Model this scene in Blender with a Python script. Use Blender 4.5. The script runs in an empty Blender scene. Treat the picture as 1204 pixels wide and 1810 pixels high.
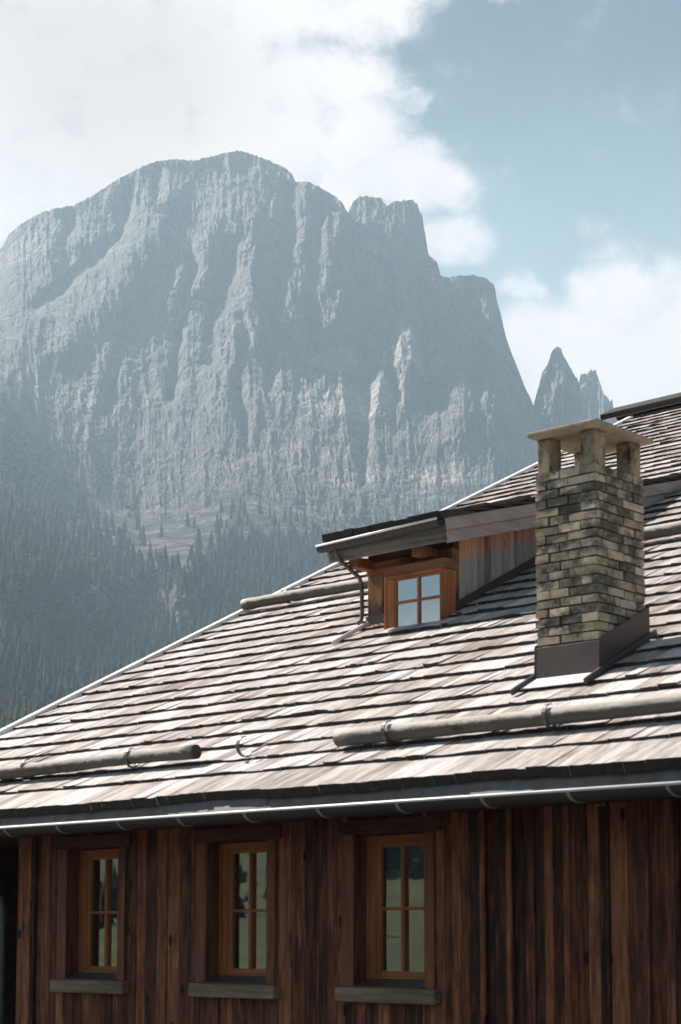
import bpy, math, random
import numpy as np
from mathutils import Vector, Matrix

random.seed(7)
rng = np.random.default_rng(7)
R = math.radians
SC = bpy.context.scene
COL = SC.collection

# ------------------------------------------------------------------ camera
F_PX = 3120.0; PITCH = R(6.0); X0 = 602.0; Y0 = 1654 - F_PX * math.tan(PITCH); AZ = R(48.06)
FWH = np.array([-math.cos(AZ), math.sin(AZ), 0.0]); RT = np.array([FWH[1], -FWH[0], 0.0]); UPV = np.array([0, 0, 1.0])
FW3 = FWH * math.cos(PITCH) + UPV * math.sin(PITCH); UP3 = -FWH * math.sin(PITCH) + UPV * math.cos(PITCH)
cam = bpy.data.cameras.new('camera'); cam_o = bpy.data.objects.new('camera', cam); COL.objects.link(cam_o)
cam.sensor_fit = 'AUTO'; cam.sensor_width = 36.0; cam.lens = F_PX / 1810 * 36.0
cam.shift_y = (Y0 - 905) / 1810.0
cam.clip_start = 0.1; cam.clip_end = 30000
cam_o.matrix_world = Matrix(((RT[0], UP3[0], -FW3[0], 0), (RT[1], UP3[1], -FW3[1], 0), (RT[2], UP3[2], -FW3[2], 0), (0, 0, 0, 1)))
cam.dof.use_dof = True; cam.dof.focus_distance = 300; cam.dof.aperture_fstop = 5.6; cam.dof.aperture_blades = 0
SC.camera = cam_o

# ------------------------------------------------------------------ light
SUN_DIR = Vector((-0.680, -0.05, 0.730)).normalized()          # towards the sun
sun = bpy.data.lights.new('sun', 'SUN'); sun_o = bpy.data.objects.new('sun', sun); COL.objects.link(sun_o)
sun.energy = 5.0; sun.angle = R(0.53); sun.color = (1.0, 0.93, 0.86)
sun_o.rotation_euler = SUN_DIR.to_track_quat('Z', 'Y').to_euler(); sun_o.location = (-60, -40, 80)
SC.view_settings.view_transform = 'Standard'; SC.view_settings.look = 'None'
SC.view_settings.exposure = 1.0; SC.view_settings.gamma = 1.0; SC.view_settings.use_curve_mapping = False
SC.render.film_transparent = False
SC.cycles.use_denoising = True
SC.cycles.volume_bounces = 1; SC.cycles.max_bounces = 8; SC.cycles.transparent_max_bounces = 12


class NT:
    """small helper round a node tree"""
    def __init__(s, tree): s.t = tree; s.n = tree.nodes; s.l = tree.links
    def new(s, typ, **kw):
        n = s.n.new(typ)
        for k, v in kw.items(): setattr(n, k, v)
        return n
    def put(s, sock, v):
        if hasattr(v, 'is_output'): s.l.new(v, sock)
        elif v is not None: sock.default_value = v
    def math(s, op, a, b=None, c=None, clamp=False):
        n = s.new('ShaderNodeMath', operation=op); n.use_clamp = clamp
        s.put(n.inputs[0], a)
        if b is not None: s.put(n.inputs[1], b)
        if c is not None: s.put(n.inputs[2], c)
        return n.outputs[0]
    def vmath(s, op, a, b=None):
        n = s.new('ShaderNodeVectorMath', operation=op); s.put(n.inputs[0], a)
        if b is not None: s.put(n.inputs[1], b)
        return n.outputs['Value'] if op in ('DOT_PRODUCT', 'LENGTH', 'DISTANCE') else n.outputs[0]
    def comb(s, x, y, z=0.0):
        n = s.new('ShaderNodeCombineXYZ')
        for i, v in enumerate((x, y, z)): s.put(n.inputs[i], v)
        return n.outputs[0]
    def noise(s, vec, scale=5, detail=4, rough=0.55, dist=0.0, typ='FBM', lac=2.0):
        n = s.new('ShaderNodeTexNoise'); n.noise_dimensions = '3D'; n.noise_type = typ
        s.put(n.inputs['Vector'], vec); n.inputs['Scale'].default_value = scale; n.inputs['Detail'].default_value = detail
        n.inputs['Roughness'].default_value = rough; n.inputs['Distortion'].default_value = dist; n.inputs['Lacunarity'].default_value = lac
        return n.outputs[0]
    def ramp(s, fac, stops, interp='LINEAR'):
        n = s.new('ShaderNodeValToRGB'); s.put(n.inputs[0], fac); cr = n.color_ramp; cr.interpolation = interp
        while len(cr.elements) < len(stops): cr.elements.new(0.5)
        for e, (p, c) in zip(cr.elements, stops): e.position = p; e.color = (*c, 1) if len(c) == 3 else c
        return n.outputs[0]
    def mix(s, fac, a, b, blend='MIX'):
        n = s.new('ShaderNodeMix', data_type='RGBA', blend_type=blend); s.put(n.inputs[0], fac)
        s.put(n.inputs[6], (*a, 1) if isinstance(a, tuple) else a); s.put(n.inputs[7], (*b, 1) if isinstance(b, tuple) else b)
        return n.outputs[2]
    def smooth(s, v, a, b, to0=0.0, to1=1.0):
        n = s.new('ShaderNodeMapRange', interpolation_type='SMOOTHSTEP'); s.put(n.inputs[0], v)
        n.inputs[1].default_value = a; n.inputs[2].default_value = b; n.inputs[3].default_value = to0; n.inputs[4].default_value = to1
        return n.outputs[0]


# ------------------------------------------------------------------ sky
def build_world():
    w = bpy.data.worlds.new('World'); SC.world = w; w.use_nodes = True
    t = NT(w.node_tree); t.n.clear()
    out = t.new('ShaderNodeOutputWorld'); bg = t.new('ShaderNodeBackground'); t.l.new(bg.outputs[0], out.inputs[0])
    sky = t.new('ShaderNodeTexSky', sky_type='NISHITA'); sky.sun_disc = False
    sky.sun_elevation = math.asin(SUN_DIR.z); sky.sun_rotation = math.atan2(SUN_DIR.x, SUN_DIR.y)
    sky.altitude = 1500; sky.air_density = 1.0; sky.dust_density = 0.2; sky.ozone_density = 1.0
    tc = t.new('ShaderNodeTexCoord'); d = tc.outputs['Generated']
    # compass direction and slope of every sky direction, in thousandths
    a = t.vmath('DOT_PRODUCT', d, tuple(RT)); b = t.vmath('DOT_PRODUCT', d, tuple(FWH))
    az = t.math('ARCTAN2', a, b)
    sep = t.new('ShaderNodeSeparateXYZ'); t.l.new(d, sep.inputs[0])
    hor = t.math('SQRT', t.math('ADD', t.math('MULTIPLY', a, a), t.math('MULTIPLY', b, b)))
    el = t.math('DIVIDE', sep.outputs[2], t.math('MAXIMUM', hor, 0.02))
    U = t.math('MULTIPLY_ADD', az, 3.137, 0.602); V = t.math('MULTIPLY_ADD', el, -3.137, 1.654)
    uv = t.comb(U, V)
    warp = t.noise(uv, 3.2, 6, 0.6)
    warp2 = t.noise(t.vmath('ADD', uv, (7.3, 2.1, 4.0)), 3.2, 6, 0.6)
    uvw = t.vmath('ADD', uv, t.comb(t.math('MULTIPLY_ADD', warp, 0.22, -0.11), t.math('MULTIPLY_ADD', warp2, 0.22, -0.11)))
    def aim(px, py):                                           # bearing and slope of a sky direction
        r = FW3 + RT * ((px * 1000 - X0) / F_PX) - UP3 * ((py * 1000 - Y0) / F_PX)
        return math.atan2(r @ RT, r @ FWH) * 3.137 + .602, 1.654 - r[2] / math.hypot(r @ RT, r @ FWH) * 3.137
    blobs = [(.16, .17, .50, .44, 1.0), (.48, -.03, .34, .12, 1.0), (.53, .22, .19, .21, 1.0), (.70, .31, .15, .075, 1.0), (.50, .38, .27, .13, 1.0),
             (.80, .42, .085, .06, .82), (1.17, .67, .28, .19, 1.0), (1.09, .52, .10, .07, .92), (.98, .64, .13, .13, 1.0),
             (.90, .01, .05, .025, .62), (.715, .175, .05, .03, .6), (.915, .505, .06, .03, .66), (1.10, .80, .4, .12, 1.0)]
    blobs = [(*aim(b[0], b[1]), *b[2:]) for b in blobs] + [(-4.75, 1.28, .90, .21, 1.0), (-4.95, 1.25, .30, .18, .9)]
    dens = None
    for (cx, cy, rx, ry, amp) in blobs:
        q = t.vmath('MULTIPLY', t.vmath('SUBTRACT', uvw, (cx, cy, 0)), (1 / rx, 1 / ry, 0))
        m = t.math('MULTIPLY', t.smooth(t.vmath('LENGTH', q), 1.45, 0.50), amp)
        dens = m if dens is None else t.math('MAXIMUM', dens, m)
    fine = t.noise(t.vmath('ADD', uv, t.comb(t.math('MULTIPLY', warp2, .10), t.math('MULTIPLY', warp, .10))), 7.5, 12, 0.66)
    dens = t.math('ADD', dens, t.math('MULTIPLY_ADD', fine, 1.9, -0.95))
    cov = t.math('POWER', t.smooth(dens, 0.06, 1.0), 1.1)
    # bright sky patch added round the view; the rest is dimmed to cut fill
    view_glow = t.smooth(t.vmath('LENGTH', t.vmath('MULTIPLY', t.vmath('SUBTRACT', uv, (.62, .80, 0)), (.55, .66, 0))), 1.15, 0.42)
    view_glow = t.math('MULTIPLY', view_glow, t.math('ADD', t.smooth(V, .85, -.18, 0.96, 0.12), t.math('MULTIPLY_ADD', t.noise(t.vmath('MULTIPLY', uv, (1.0, 1.6, 1)), 2.6, 5, 0.6), .24, -.12)), clamp=True)
    lum = t.math('ADD', t.noise(t.vmath('ADD', uv, (3.1, 0, 0)), 2.4, 5, 0.5), t.math('MULTIPLY', fine, 0.35))
    grey = t.smooth(t.vmath('LENGTH', t.vmath('MULTIPLY', t.vmath('SUBTRACT', uvw, (.12, .05, 0)), (2.1, 3.2, 0))), 1.2, 0.2)
    cl = t.ramp(lum, [(0.42, (8.0, 7.75, 7.6)), (0.72, (10.9, 10.1, 9.8))])
    cl = t.mix(grey, cl, (7.9, 7.0, 6.5))
    skyc = t.mix(1.0, sky.outputs[0], (0.20, 0.33, 0.36), 'MULTIPLY')
    hs = t.new('ShaderNodeHueSaturation'); hs.inputs['Saturation'].default_value = 0.80; t.l.new(skyc, hs.inputs['Color'])
    west = t.smooth(t.vmath('LENGTH', t.vmath('MULTIPLY', t.vmath('SUBTRACT', uv, (-4.7, .95, 0)), (.7, 1.3, 0))), 1.1, 0.4, 0, .8)
    c0 = t.mix(west, hs.outputs[0], (2.6, 5.2, 6.6))
    c = t.mix(view_glow, c0, t.mix(t.smooth(V, .85, -.05), (6.5, 7.9, 8.4), (3.7, 6.8, 8.0)))
    c = t.mix(cov, c, cl)
    t.l.new(c, bg.inputs[0]); bg.inputs[1].default_value = 0.05
build_world()

# ------------------------------------------------------------------ helpers
TH = R(26.5); ROOF0 = Vector((0, 9.33, 1.085))                  # the roof's slope and its eave line
ROOF_M = Matrix.Translation(ROOF0) @ Matrix.Rotation(TH, 4, 'X')


def ray(x, y):
    return FW3 + RT * ((x - X0) / F_PX) - UP3 * ((y - Y0) / F_PX)


def on(x, y, n, c):
    r = ray(x, y); return Vector(r * (c / float(np.dot(r, n))))


class MB:
    """collects shapes and links them as ONE mesh object"""
    def __init__(s): s.v = []; s.f = []; s.m = []
    def add(s, vs, fs, mi=0):
        o = len(s.v); s.v += [tuple(p) for p in vs]; s.f += [tuple(i + o for i in q) for q in fs]
        s.m += ([mi] * len(fs) if isinstance(mi, int) else list(mi)); return s
    def box(s, x0, x1, y0, y1, z0, z1, mi=0, m=None):
        vs = [Vector(p) for p in ((x0, y0, z0), (x1, y0, z0), (x1, y1, z0), (x0, y1, z0), (x0, y0, z1), (x1, y0, z1), (x1, y1, z1), (x0, y1, z1))]
        if m is not None: vs = [m @ p for p in vs]
        return s.add(vs, [(0, 3, 2, 1), (4, 5, 6, 7), (0, 1, 5, 4), (1, 2, 6, 5), (2, 3, 7, 6), (3, 0, 4, 7)], mi)
    def prism(s, poly, axis, a0, a1, mi=0):
        """poly: 2-D outline in the two other axes (in xyz order), swept along axis from a0 to a1"""
        n = len(poly); vs = []
        for a in (a0, a1):
            for p in poly:
                q = list(p); q.insert(axis, a); vs.append(q)
        area = sum(poly[i][0] * poly[(i + 1) % n][1] - poly[(i + 1) % n][0] * poly[i][1] for i in range(n))
        flip = (area > 0) ^ (axis == 1)
        fs = [tuple(range(n))[::-1], tuple(range(n, 2 * n))] + [(i, (i + 1) % n, n + (i + 1) % n, n + i) for i in range(n)]
        if not flip: fs = [q[::-1] for q in fs]
        return s.add(vs, fs, mi)
    def tube(s, pts, r, n=10, cap=True, mi=0):
        pts = [Vector(p) for p in pts]; rs = r if isinstance(r, (list, tuple)) else [r] * len(pts); rings = []
        up = None
        for i, p in enumerate(pts):
            t = (pts[min(i + 1, len(pts) - 1)] - pts[max(i - 1, 0)]).normalized()
            if up is None: up = t.orthogonal().normalized()
            up = (up - t * up.dot(t)).normalized(); sd = t.cross(up)
            rings.append([p + (up * math.cos(k * 2 * math.pi / n) + sd * math.sin(k * 2 * math.pi / n)) * rs[i] for k in range(n)])
        vs = [q for rg in rings for q in rg]; fs = []
        for i in range(len(pts) - 1):
            for k in range(n): fs.append((i * n + k, i * n + (k + 1) % n, (i + 1) * n + (k + 1) % n, (i + 1) * n + k))
        if cap: fs += [tuple(range(n))[::-1], tuple(range((len(pts) - 1) * n, len(pts) * n))]
        return s.add(vs, fs, mi)
    def strip(s, pts, side, w, th, mi=0):
        """flat bar: follows pts, w wide along side, th thick"""
        side = Vector(side).normalized(); pts = [Vector(p) for p in pts]; vs = []; fs = []
        for i, p in enumerate(pts):
            t = (pts[min(i + 1, len(pts) - 1)] - pts[max(i - 1, 0)]).normalized(); nn = t.cross(side).normalized()
            vs += [p + side * w / 2 + nn * th / 2, p - side * w / 2 + nn * th / 2, p - side * w / 2 - nn * th / 2, p + side * w / 2 - nn * th / 2]
        for i in range(len(pts) - 1):
            for k in range(4): fs.append((i * 4 + k, i * 4 + (k + 1) % 4, i * 4 + 4 + (k + 1) % 4, i * 4 + 4 + k))
        fs += [(3, 2, 1, 0), tuple(range(len(pts) * 4 - 4, len(pts) * 4))]
        return s.add(vs, fs, mi)
    def build(s, name, mat, parent=None, matrix=None, bevel=0.0, smooth=False, seg=1):
        me = bpy.data.meshes.new(name); me.from_pydata(s.v, [], s.f)
        for m in (mat if isinstance(mat, (list, tuple)) else [mat]): me.materials.append(m)
        me.polygons.foreach_set('material_index', s.m)
        if smooth: me.polygons.foreach_set('use_smooth', [True] * len(s.f))
        me.update()
        o = bpy.data.objects.new(name, me); COL.objects.link(o)
        if parent is not None:
            o.parent = parent; pm = WM[parent.name]; o.matrix_parent_inverse = pm.inverted()
        if matrix is not None: o.matrix_basis = matrix
        WM[o.name] = matrix.copy() if matrix is not None else Matrix()
        if bevel > 0:
            b = o.modifiers.new('bevel', 'BEVEL'); b.width = bevel; b.segments = seg; b.limit_method = 'ANGLE'; b.angle_limit = R(40)
        return o


def piece(name, mat, parent, *b, bevel=.004, m=None):
    q = MB(); q.box(*b, m=m); return q.build(name, mat, parent, bevel=bevel)


WM = {}


def empty(name, loc):
    o = bpy.data.objects.new(name, None); COL.objects.link(o); o.location = loc; o.empty_display_size = 0.3
    WM[o.name] = Matrix.Translation(loc); return o


def tag(o, label=None, cat=None, group=None, kind=None):
    for k, v in (('label', label), ('category', cat), ('group', group), ('kind', kind)):
        if v: o[k] = v
    return o


def material(name, rough=0.7, metal=0.0, spec=0.4):
    m = bpy.data.materials.new(name); m.use_nodes = True; t = NT(m.node_tree)
    p = next(n for n in t.n if n.type == 'BSDF_PRINCIPLED')
    p.inputs['Roughness'].default_value = rough; p.inputs['Metallic'].default_value = metal; p.inputs['Specular IOR Level'].default_value = spec
    return m, t, p


def bump(t, p, h, strength=0.4, dist=0.01):
    b = t.new('ShaderNodeBump'); b.inputs['Strength'].default_value = strength; b.inputs['Distance'].default_value = dist
    t.put(b.inputs['Height'], h); t.l.new(b.outputs[0], p.inputs['Normal'])


def wood(name, stops, axis, vary=0.5, fine=60, rough=0.8, knots=0.0, bump_s=0.5, tone=None, spec=0.25, streak=(9, 0.35)):
    """weathered boards: grain runs along axis, every board (mesh island) has its own tone"""
    m, t, p = material(name, rough, 0, spec)
    tc = t.new('ShaderNodeTexCoord'); geo = t.new('ShaderNodeNewGeometry'); rnd = geo.outputs['Random Per Island']
    st = [1.0, 1.0, 1.0]; st[axis] = 0.06
    off = t.comb(t.math('MULTIPLY', rnd, 37.0), t.math('MULTIPLY', rnd, 91.0), t.math('MULTIPLY', rnd, 53.0))
    base = t.vmath('ADD', t.vmath('MULTIPLY', tc.outputs['Object'], tuple(st)), off)
    g1 = t.noise(base, fine, 6, 0.65, 0.4)
    st2 = [1.0, 1.0, 1.0]; st2[axis] = 0.16
    b2 = t.vmath('ADD', t.vmath('MULTIPLY', tc.outputs['Object'], tuple(st2)), off)
    g2 = t.noise(b2, streak[0], 5, 0.6, 0.3)
    v = t.math('ADD', t.math('MULTIPLY', g1, 0.45), t.math('MULTIPLY', g2, 0.55))
    v = t.math('ADD', v, t.math('MULTIPLY_ADD', rnd, vary, -vary / 2))
    if knots:
        st3 = [1.0, 1.0, 1.0]; st3[axis] = 0.45
        vo = t.new('ShaderNodeTexVoronoi'); vo.feature = 'F1'; vo.inputs['Scale'].default_value = 5.5
        t.l.new(t.vmath('ADD', t.vmath('MULTIPLY', tc.outputs['Object'], tuple(st3)), off), vo.inputs['Vector'])
        v = t.math('SUBTRACT', v, t.smooth(vo.outputs['Distance'], 0.16, 0.03, 0.0, knots))
    c = t.ramp(v, stops)
    if tone: c = tone(t, tc, c)
    t.l.new(c, p.inputs['Base Color'])
    bump(t, p, v, bump_s, 0.006)
    return m


def plain(name, col, rough=0.5, metal=0.0, amount=0.25, scale=6.0, spec=0.4, stretch=(1, 1, 1)):
    m, t, p = material(name, rough, metal, spec)
    tc = t.new('ShaderNodeTexCoord')
    n = t.noise(t.vmath('MULTIPLY', tc.outputs['Object'], stretch), scale, 6, 0.65)
    lo = tuple(c * (1 - amount) for c in col); hi = tuple(min(1, c * (1 + amount)) for c in col)
    t.l.new(t.ramp(n, [(0.3, lo), (0.7, hi)]), p.inputs['Base Color'])
    t.l.new(t.math('MULTIPLY_ADD', n, 0.25, rough - 0.12), p.inputs['Roughness'])
    bump(t, p, n, 0.15, 0.004)
    return m


# ------------------------------------------------------------------ materials
def lichen(t, tc, c):
    n = t.noise(tc.outputs['Object'], 9, 3, 0.6)
    sep = t.new('ShaderNodeSeparateXYZ'); t.l.new(tc.outputs['Object'], sep.inputs[0])
    n = t.math('MULTIPLY', t.smooth(n, 0.66, 0.72), t.smooth(sep.outputs[1], 8, 16.5, 0.0, 0.9))
    w = t.noise(t.vmath('MULTIPLY', tc.outputs['Object'], (1, .45, 1)), 1.1, 7, .68)
    c = t.mix(t.smooth(w, .46, .66, 0, .8), c, t.mix(1.0, c, (.66, .60, .55), 'MULTIPLY'))
    return t.mix(n, c, (0.50, 0.40, 0.09))


M_SHINGLE = wood('weathered_shingle', [(0.24, (.11, .08, .064)), (0.37, (.28, .235, .21)), (0.5, (.45, .41, .39)), (0.68, (.66, .625, .605))], 1, 0.26, 75, 0.75, 0.0, 0.9, lichen, streak=(16, .35))
M_SHADED_END = plain('shaded_end_grain', (.045, .038, .034), 0.9, 0, 0.4, 20)  # end grain, painted darker than its own tone to hold the butts' shade
M_SIDING = wood('dark_siding', [(0.28, (.012, .009, .008)), (0.40, (.055, .020, .012)), (0.53, (.165, .056, .028)), (0.74, (.44, .17, .082))], 2, 0.27, 40, 0.75, 0.5, 0.6, streak=(20, .35))
M_CASING = wood('dark_casing', [(0.25, (.012, .009, .008)), (0.42, (.06, .023, .015)), (0.75, (.30, .115, .06))], 2, 0.35, 45, 0.75)
M_CASING_X = wood('dark_lintel', [(0.25, (.012, .009, .008)), (0.48, (.06, .026, .017)), (0.8, (.2, .09, .055))], 0, 0.2, 45, 0.75)
M_SILLWOOD = wood('grey_sill_wood', [(0.25, (.06, .040, .027)), (0.5, (.20, .14, .095)), (0.75, (.42, .31, .22))], 0, 0.2, 40, 0.85, 0.2)
M_FRAME_Z = wood('orange_frame_wood', [(0.25, (.11, .034, .013)), (0.5, (.30, .098, .035)), (0.75, (.52, .20, .075))], 2, 0.2, 45, 0.55)
M_FRAME_X = wood('orange_rail_wood', [(0.25, (.11, .034, .013)), (0.5, (.30, .098, .035)), (0.75, (.52, .20, .075))], 0, 0.2, 45, 0.55)
def log_under_shade(t, tc, c):
    # shade of the underside painted in green-black, with a ragged edge
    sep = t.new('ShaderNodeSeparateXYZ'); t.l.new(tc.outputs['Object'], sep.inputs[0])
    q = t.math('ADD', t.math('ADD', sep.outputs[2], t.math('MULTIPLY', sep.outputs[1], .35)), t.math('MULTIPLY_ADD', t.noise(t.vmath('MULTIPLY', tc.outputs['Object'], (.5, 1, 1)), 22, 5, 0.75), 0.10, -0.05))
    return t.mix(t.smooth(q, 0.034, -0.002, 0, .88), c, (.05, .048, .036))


M_LOG = wood('weathered_log', [(0.22, (.10, .085, .07)), (0.40, (.38, .33, .29)), (0.58, (.54, .49, .45)), (0.8, (.64, .60, .57))], 0, 0.1, 45, 0.8, 0.45, 1.0, log_under_shade, streak=(24, .35))
M_BOARD_Y = wood('grey_barge_board', [(0.25, (.14, .105, .095)), (0.5, (.31, .255, .24)), (0.75, (.45, .39, .37))], 1, 0.25, 40, 0.8, 0.2)
M_BOARD_X = wood('grey_fascia_board', [(0.34, (.018, .018, .016)), (0.5, (.07, .066, .056)), (0.64, (.20, .18, .15)), (0.8, (.32, .28, .24))], 0, 0.2, 30, 0.8, streak=(4, .35))


def cheek_tone(t, tc, c):
    # fresh brown wood survives close under the verge, greyed below (an uneven weathering line)
    sep = t.new('ShaderNodeSeparateXYZ'); t.l.new(tc.outputs['Object'], sep.inputs[0])
    q = t.math('SUBTRACT', sep.outputs[2], t.math('MULTIPLY', sep.outputs[1], 0.28))
    q = t.math('ADD', q, t.math('MULTIPLY_ADD', t.noise(t.vmath('MULTIPLY', tc.outputs['Object'], (1, 1, .3)), 9, 4, 0.7), 0.36, -0.15))
    q = t.math('SUBTRACT', q, t.math('MULTIPLY', t.math('SUBTRACT', sep.outputs[1], 13.57), 0.05))
    return t.mix(t.smooth(q, -0.14, 0.02), c, t.mix(1.0, c, (1.5, .92, .6), 'MULTIPLY'))


M_CHEEK = wood('cheek_boards', [(0.22, (.09, .072, .064)), (0.42, (.31, .265, .24)), (0.72, (.50, .44, .41))], 2, 0.3, 45, 0.8, 0.2, 0.5, cheek_tone)


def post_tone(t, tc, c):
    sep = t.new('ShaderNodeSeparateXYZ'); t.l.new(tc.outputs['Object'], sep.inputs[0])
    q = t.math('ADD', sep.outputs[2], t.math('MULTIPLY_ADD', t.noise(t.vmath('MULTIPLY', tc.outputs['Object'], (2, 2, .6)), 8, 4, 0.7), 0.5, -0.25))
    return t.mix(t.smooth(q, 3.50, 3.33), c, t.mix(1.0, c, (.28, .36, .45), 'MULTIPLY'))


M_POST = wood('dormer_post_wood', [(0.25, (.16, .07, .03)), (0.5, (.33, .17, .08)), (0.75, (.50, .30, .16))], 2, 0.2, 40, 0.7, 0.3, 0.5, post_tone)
M_BEAM = wood('dormer_beam_wood', [(0.25, (.075, .028, .013)), (0.5, (.20, .08, .034)), (0.75, (.36, .18, .085))], 0, 0.2, 40, 0.7, 0.25)
M_GUTTER = plain('brown_gutter_metal', (.060, .049, .043), 0.7, 0.0, 0.15, 3)
M_RIM = plain('bright_gutter_bead', (.82, .78, .76), 0.45, 0.1, 0.12, 4)
M_BRACKET = plain('worn_bracket_metal', (.34, .29, .24), 0.6, 0.0, 0.2, 10)
M_ZINC = plain('zinc_flashing', (.84, .81, .80), 0.5, 0.05, 0.12, 3)
M_APRON = plain('grey_eave_metal', (.15, .138, .134), 0.62, 0.0, 0.28, 5, stretch=(2.2, 1, .12))
M_BROWNMETAL = plain('brown_flashing_metal', (.085, .066, .060), 0.45, 0.25, 0.2, 3)
M_DARKMETAL = plain('dark_strap_metal', (.11, .105, .10), 0.5, 0.4, 0.3, 12)
M_INSIDE = plain('dark_room', (.03, .028, .026), 0.9)
M_SOFFIT = wood('soffit_boards', [(0.25, (.02, .013, .01)), (0.55, (.07, .04, .026)), (0.8, (.14, .08, .05))], 0, 0.3, 40, 0.8)
M_CURTAIN = plain('pale_curtain', (.45, .45, .44), 0.9, 0, 0.1, 3, stretch=(8, 8, .3))


def glass_mat():
    m, t, p = material('window_glass', 0.02, 0, 0.5)
    out = next(n for n in t.n if n.type == 'OUTPUT_MATERIAL')
    fr = t.new('ShaderNodeFresnel'); fr.inputs[0].default_value = 1.55
    tr = t.new('ShaderNodeBsdfTransparent'); tr.inputs[0].default_value = (.72, .75, .74, 1)
    gl = t.new('ShaderNodeBsdfGlossy'); gl.inputs['Roughness'].default_value = 0.012; gl.inputs[0].default_value = (.95, .98, 1, 1)
    tc = t.new('ShaderNodeTexCoord')
    b = t.new('ShaderNodeBump'); b.inputs['Strength'].default_value = 0.12; b.inputs['Distance'].default_value = 0.01
    t.l.new(t.noise(tc.outputs['Object'], 2.2, 2, 0.5), b.inputs['Height']); t.l.new(b.outputs[0], gl.inputs['Normal'])
    mx = t.new('ShaderNodeMixShader'); t.l.new(t.math('MULTIPLY_ADD', fr.outputs[0], 2.2, 0.27, clamp=True), mx.inputs[0])
    t.l.new(tr.outputs[0], mx.inputs[1]); t.l.new(gl.outputs[0], mx.inputs[2]); t.l.new(mx.outputs[0], out.inputs[0])
    return m


M_GLASS = glass_mat()


def brick_mat():
    m, t, p = material('buff_chimney_brick', 0.85, 0, 0.25)
    tc = t.new('ShaderNodeTexCoord'); geo = t.new('ShaderNodeNewGeometry'); rnd = geo.outputs['Random Per Island']
    off = t.comb(t.math('MULTIPLY', rnd, 31.0), t.math('MULTIPLY', rnd, 17.0), t.math('MULTIPLY', rnd, 71.0))
    oc = t.vmath('ADD', tc.outputs['Object'], off)
    c = t.ramp(t.math('ADD', t.math('MULTIPLY', rnd, 0.6), t.math('MULTIPLY', t.noise(oc, 18, 6, .7), 0.4)),
               [(0.2, (.28, .225, .16)), (0.5, (.47, .39, .285)), (0.8, (.62, .53, .41))])
    big = t.noise(t.vmath('MULTIPLY', tc.outputs['Object'], (1, 1, 1.3)), 3.4, 5, .65)
    per = t.noise(oc, 7, 6, .75)
    rp = t.math('FRACT', t.math('MULTIPLY', rnd, 7.31))
    soot = t.math('ADD', t.math('MULTIPLY', big, 0.95), t.math('ADD', t.math('MULTIPLY', per, 0.75), t.math('MULTIPLY', rp, 0.16)))
    c = t.mix(t.smooth(soot, 0.80, 1.06, 0, .88), c, (.045, .046, .036))
    t.l.new(c, p.inputs['Base Color']); bump(t, p, t.noise(oc, 40, 6, .7), 0.7, 0.006)
    return m


def plaster_mat(name, soot_lo, soot_hi):
    m, t, p = material(name, 0.88, 0, 0.2)
    tc = t.new('ShaderNodeTexCoord')
    c = t.ramp(t.noise(tc.outputs['Object'], 14, 7, .7), [(0.3, (.25, .205, .14)), (0.55, (.40, .33, .235)), (0.75, (.52, .43, .32))])
    s = t.noise(t.vmath('MULTIPLY', tc.outputs['Object'], (1, 1, .5)), 7, 6, .7)
    c = t.mix(t.smooth(s, soot_lo, soot_hi, 0, .93), c, (.04, .042, .03))
    t.l.new(c, p.inputs['Base Color']); bump(t, p, t.noise(tc.outputs['Object'], 45, 6, .7), 0.6, 0.006)
    return m


M_BRICK = brick_mat(); M_PLASTER = plaster_mat('sooty_plaster', .47, .66); M_CAP = plaster_mat('cap_stone', .60, .85)
M_MORTAR = plain('dark_mortar', (.06, .056, .047), 0.95, 0, 0.3, 30)

# ------------------------------------------------------------------ the house
house = empty('wooden_house', (-8, 10, -1.7))
tag(house, 'dark brown timber house with wooden shingle roof, dormer and brick chimney below the mountain', 'house')
XL, XR = -12.93, -0.6                                           # ends of the boarded wall
WIN = (-8.494, -10.095, -11.87)                                 # window centres


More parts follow.
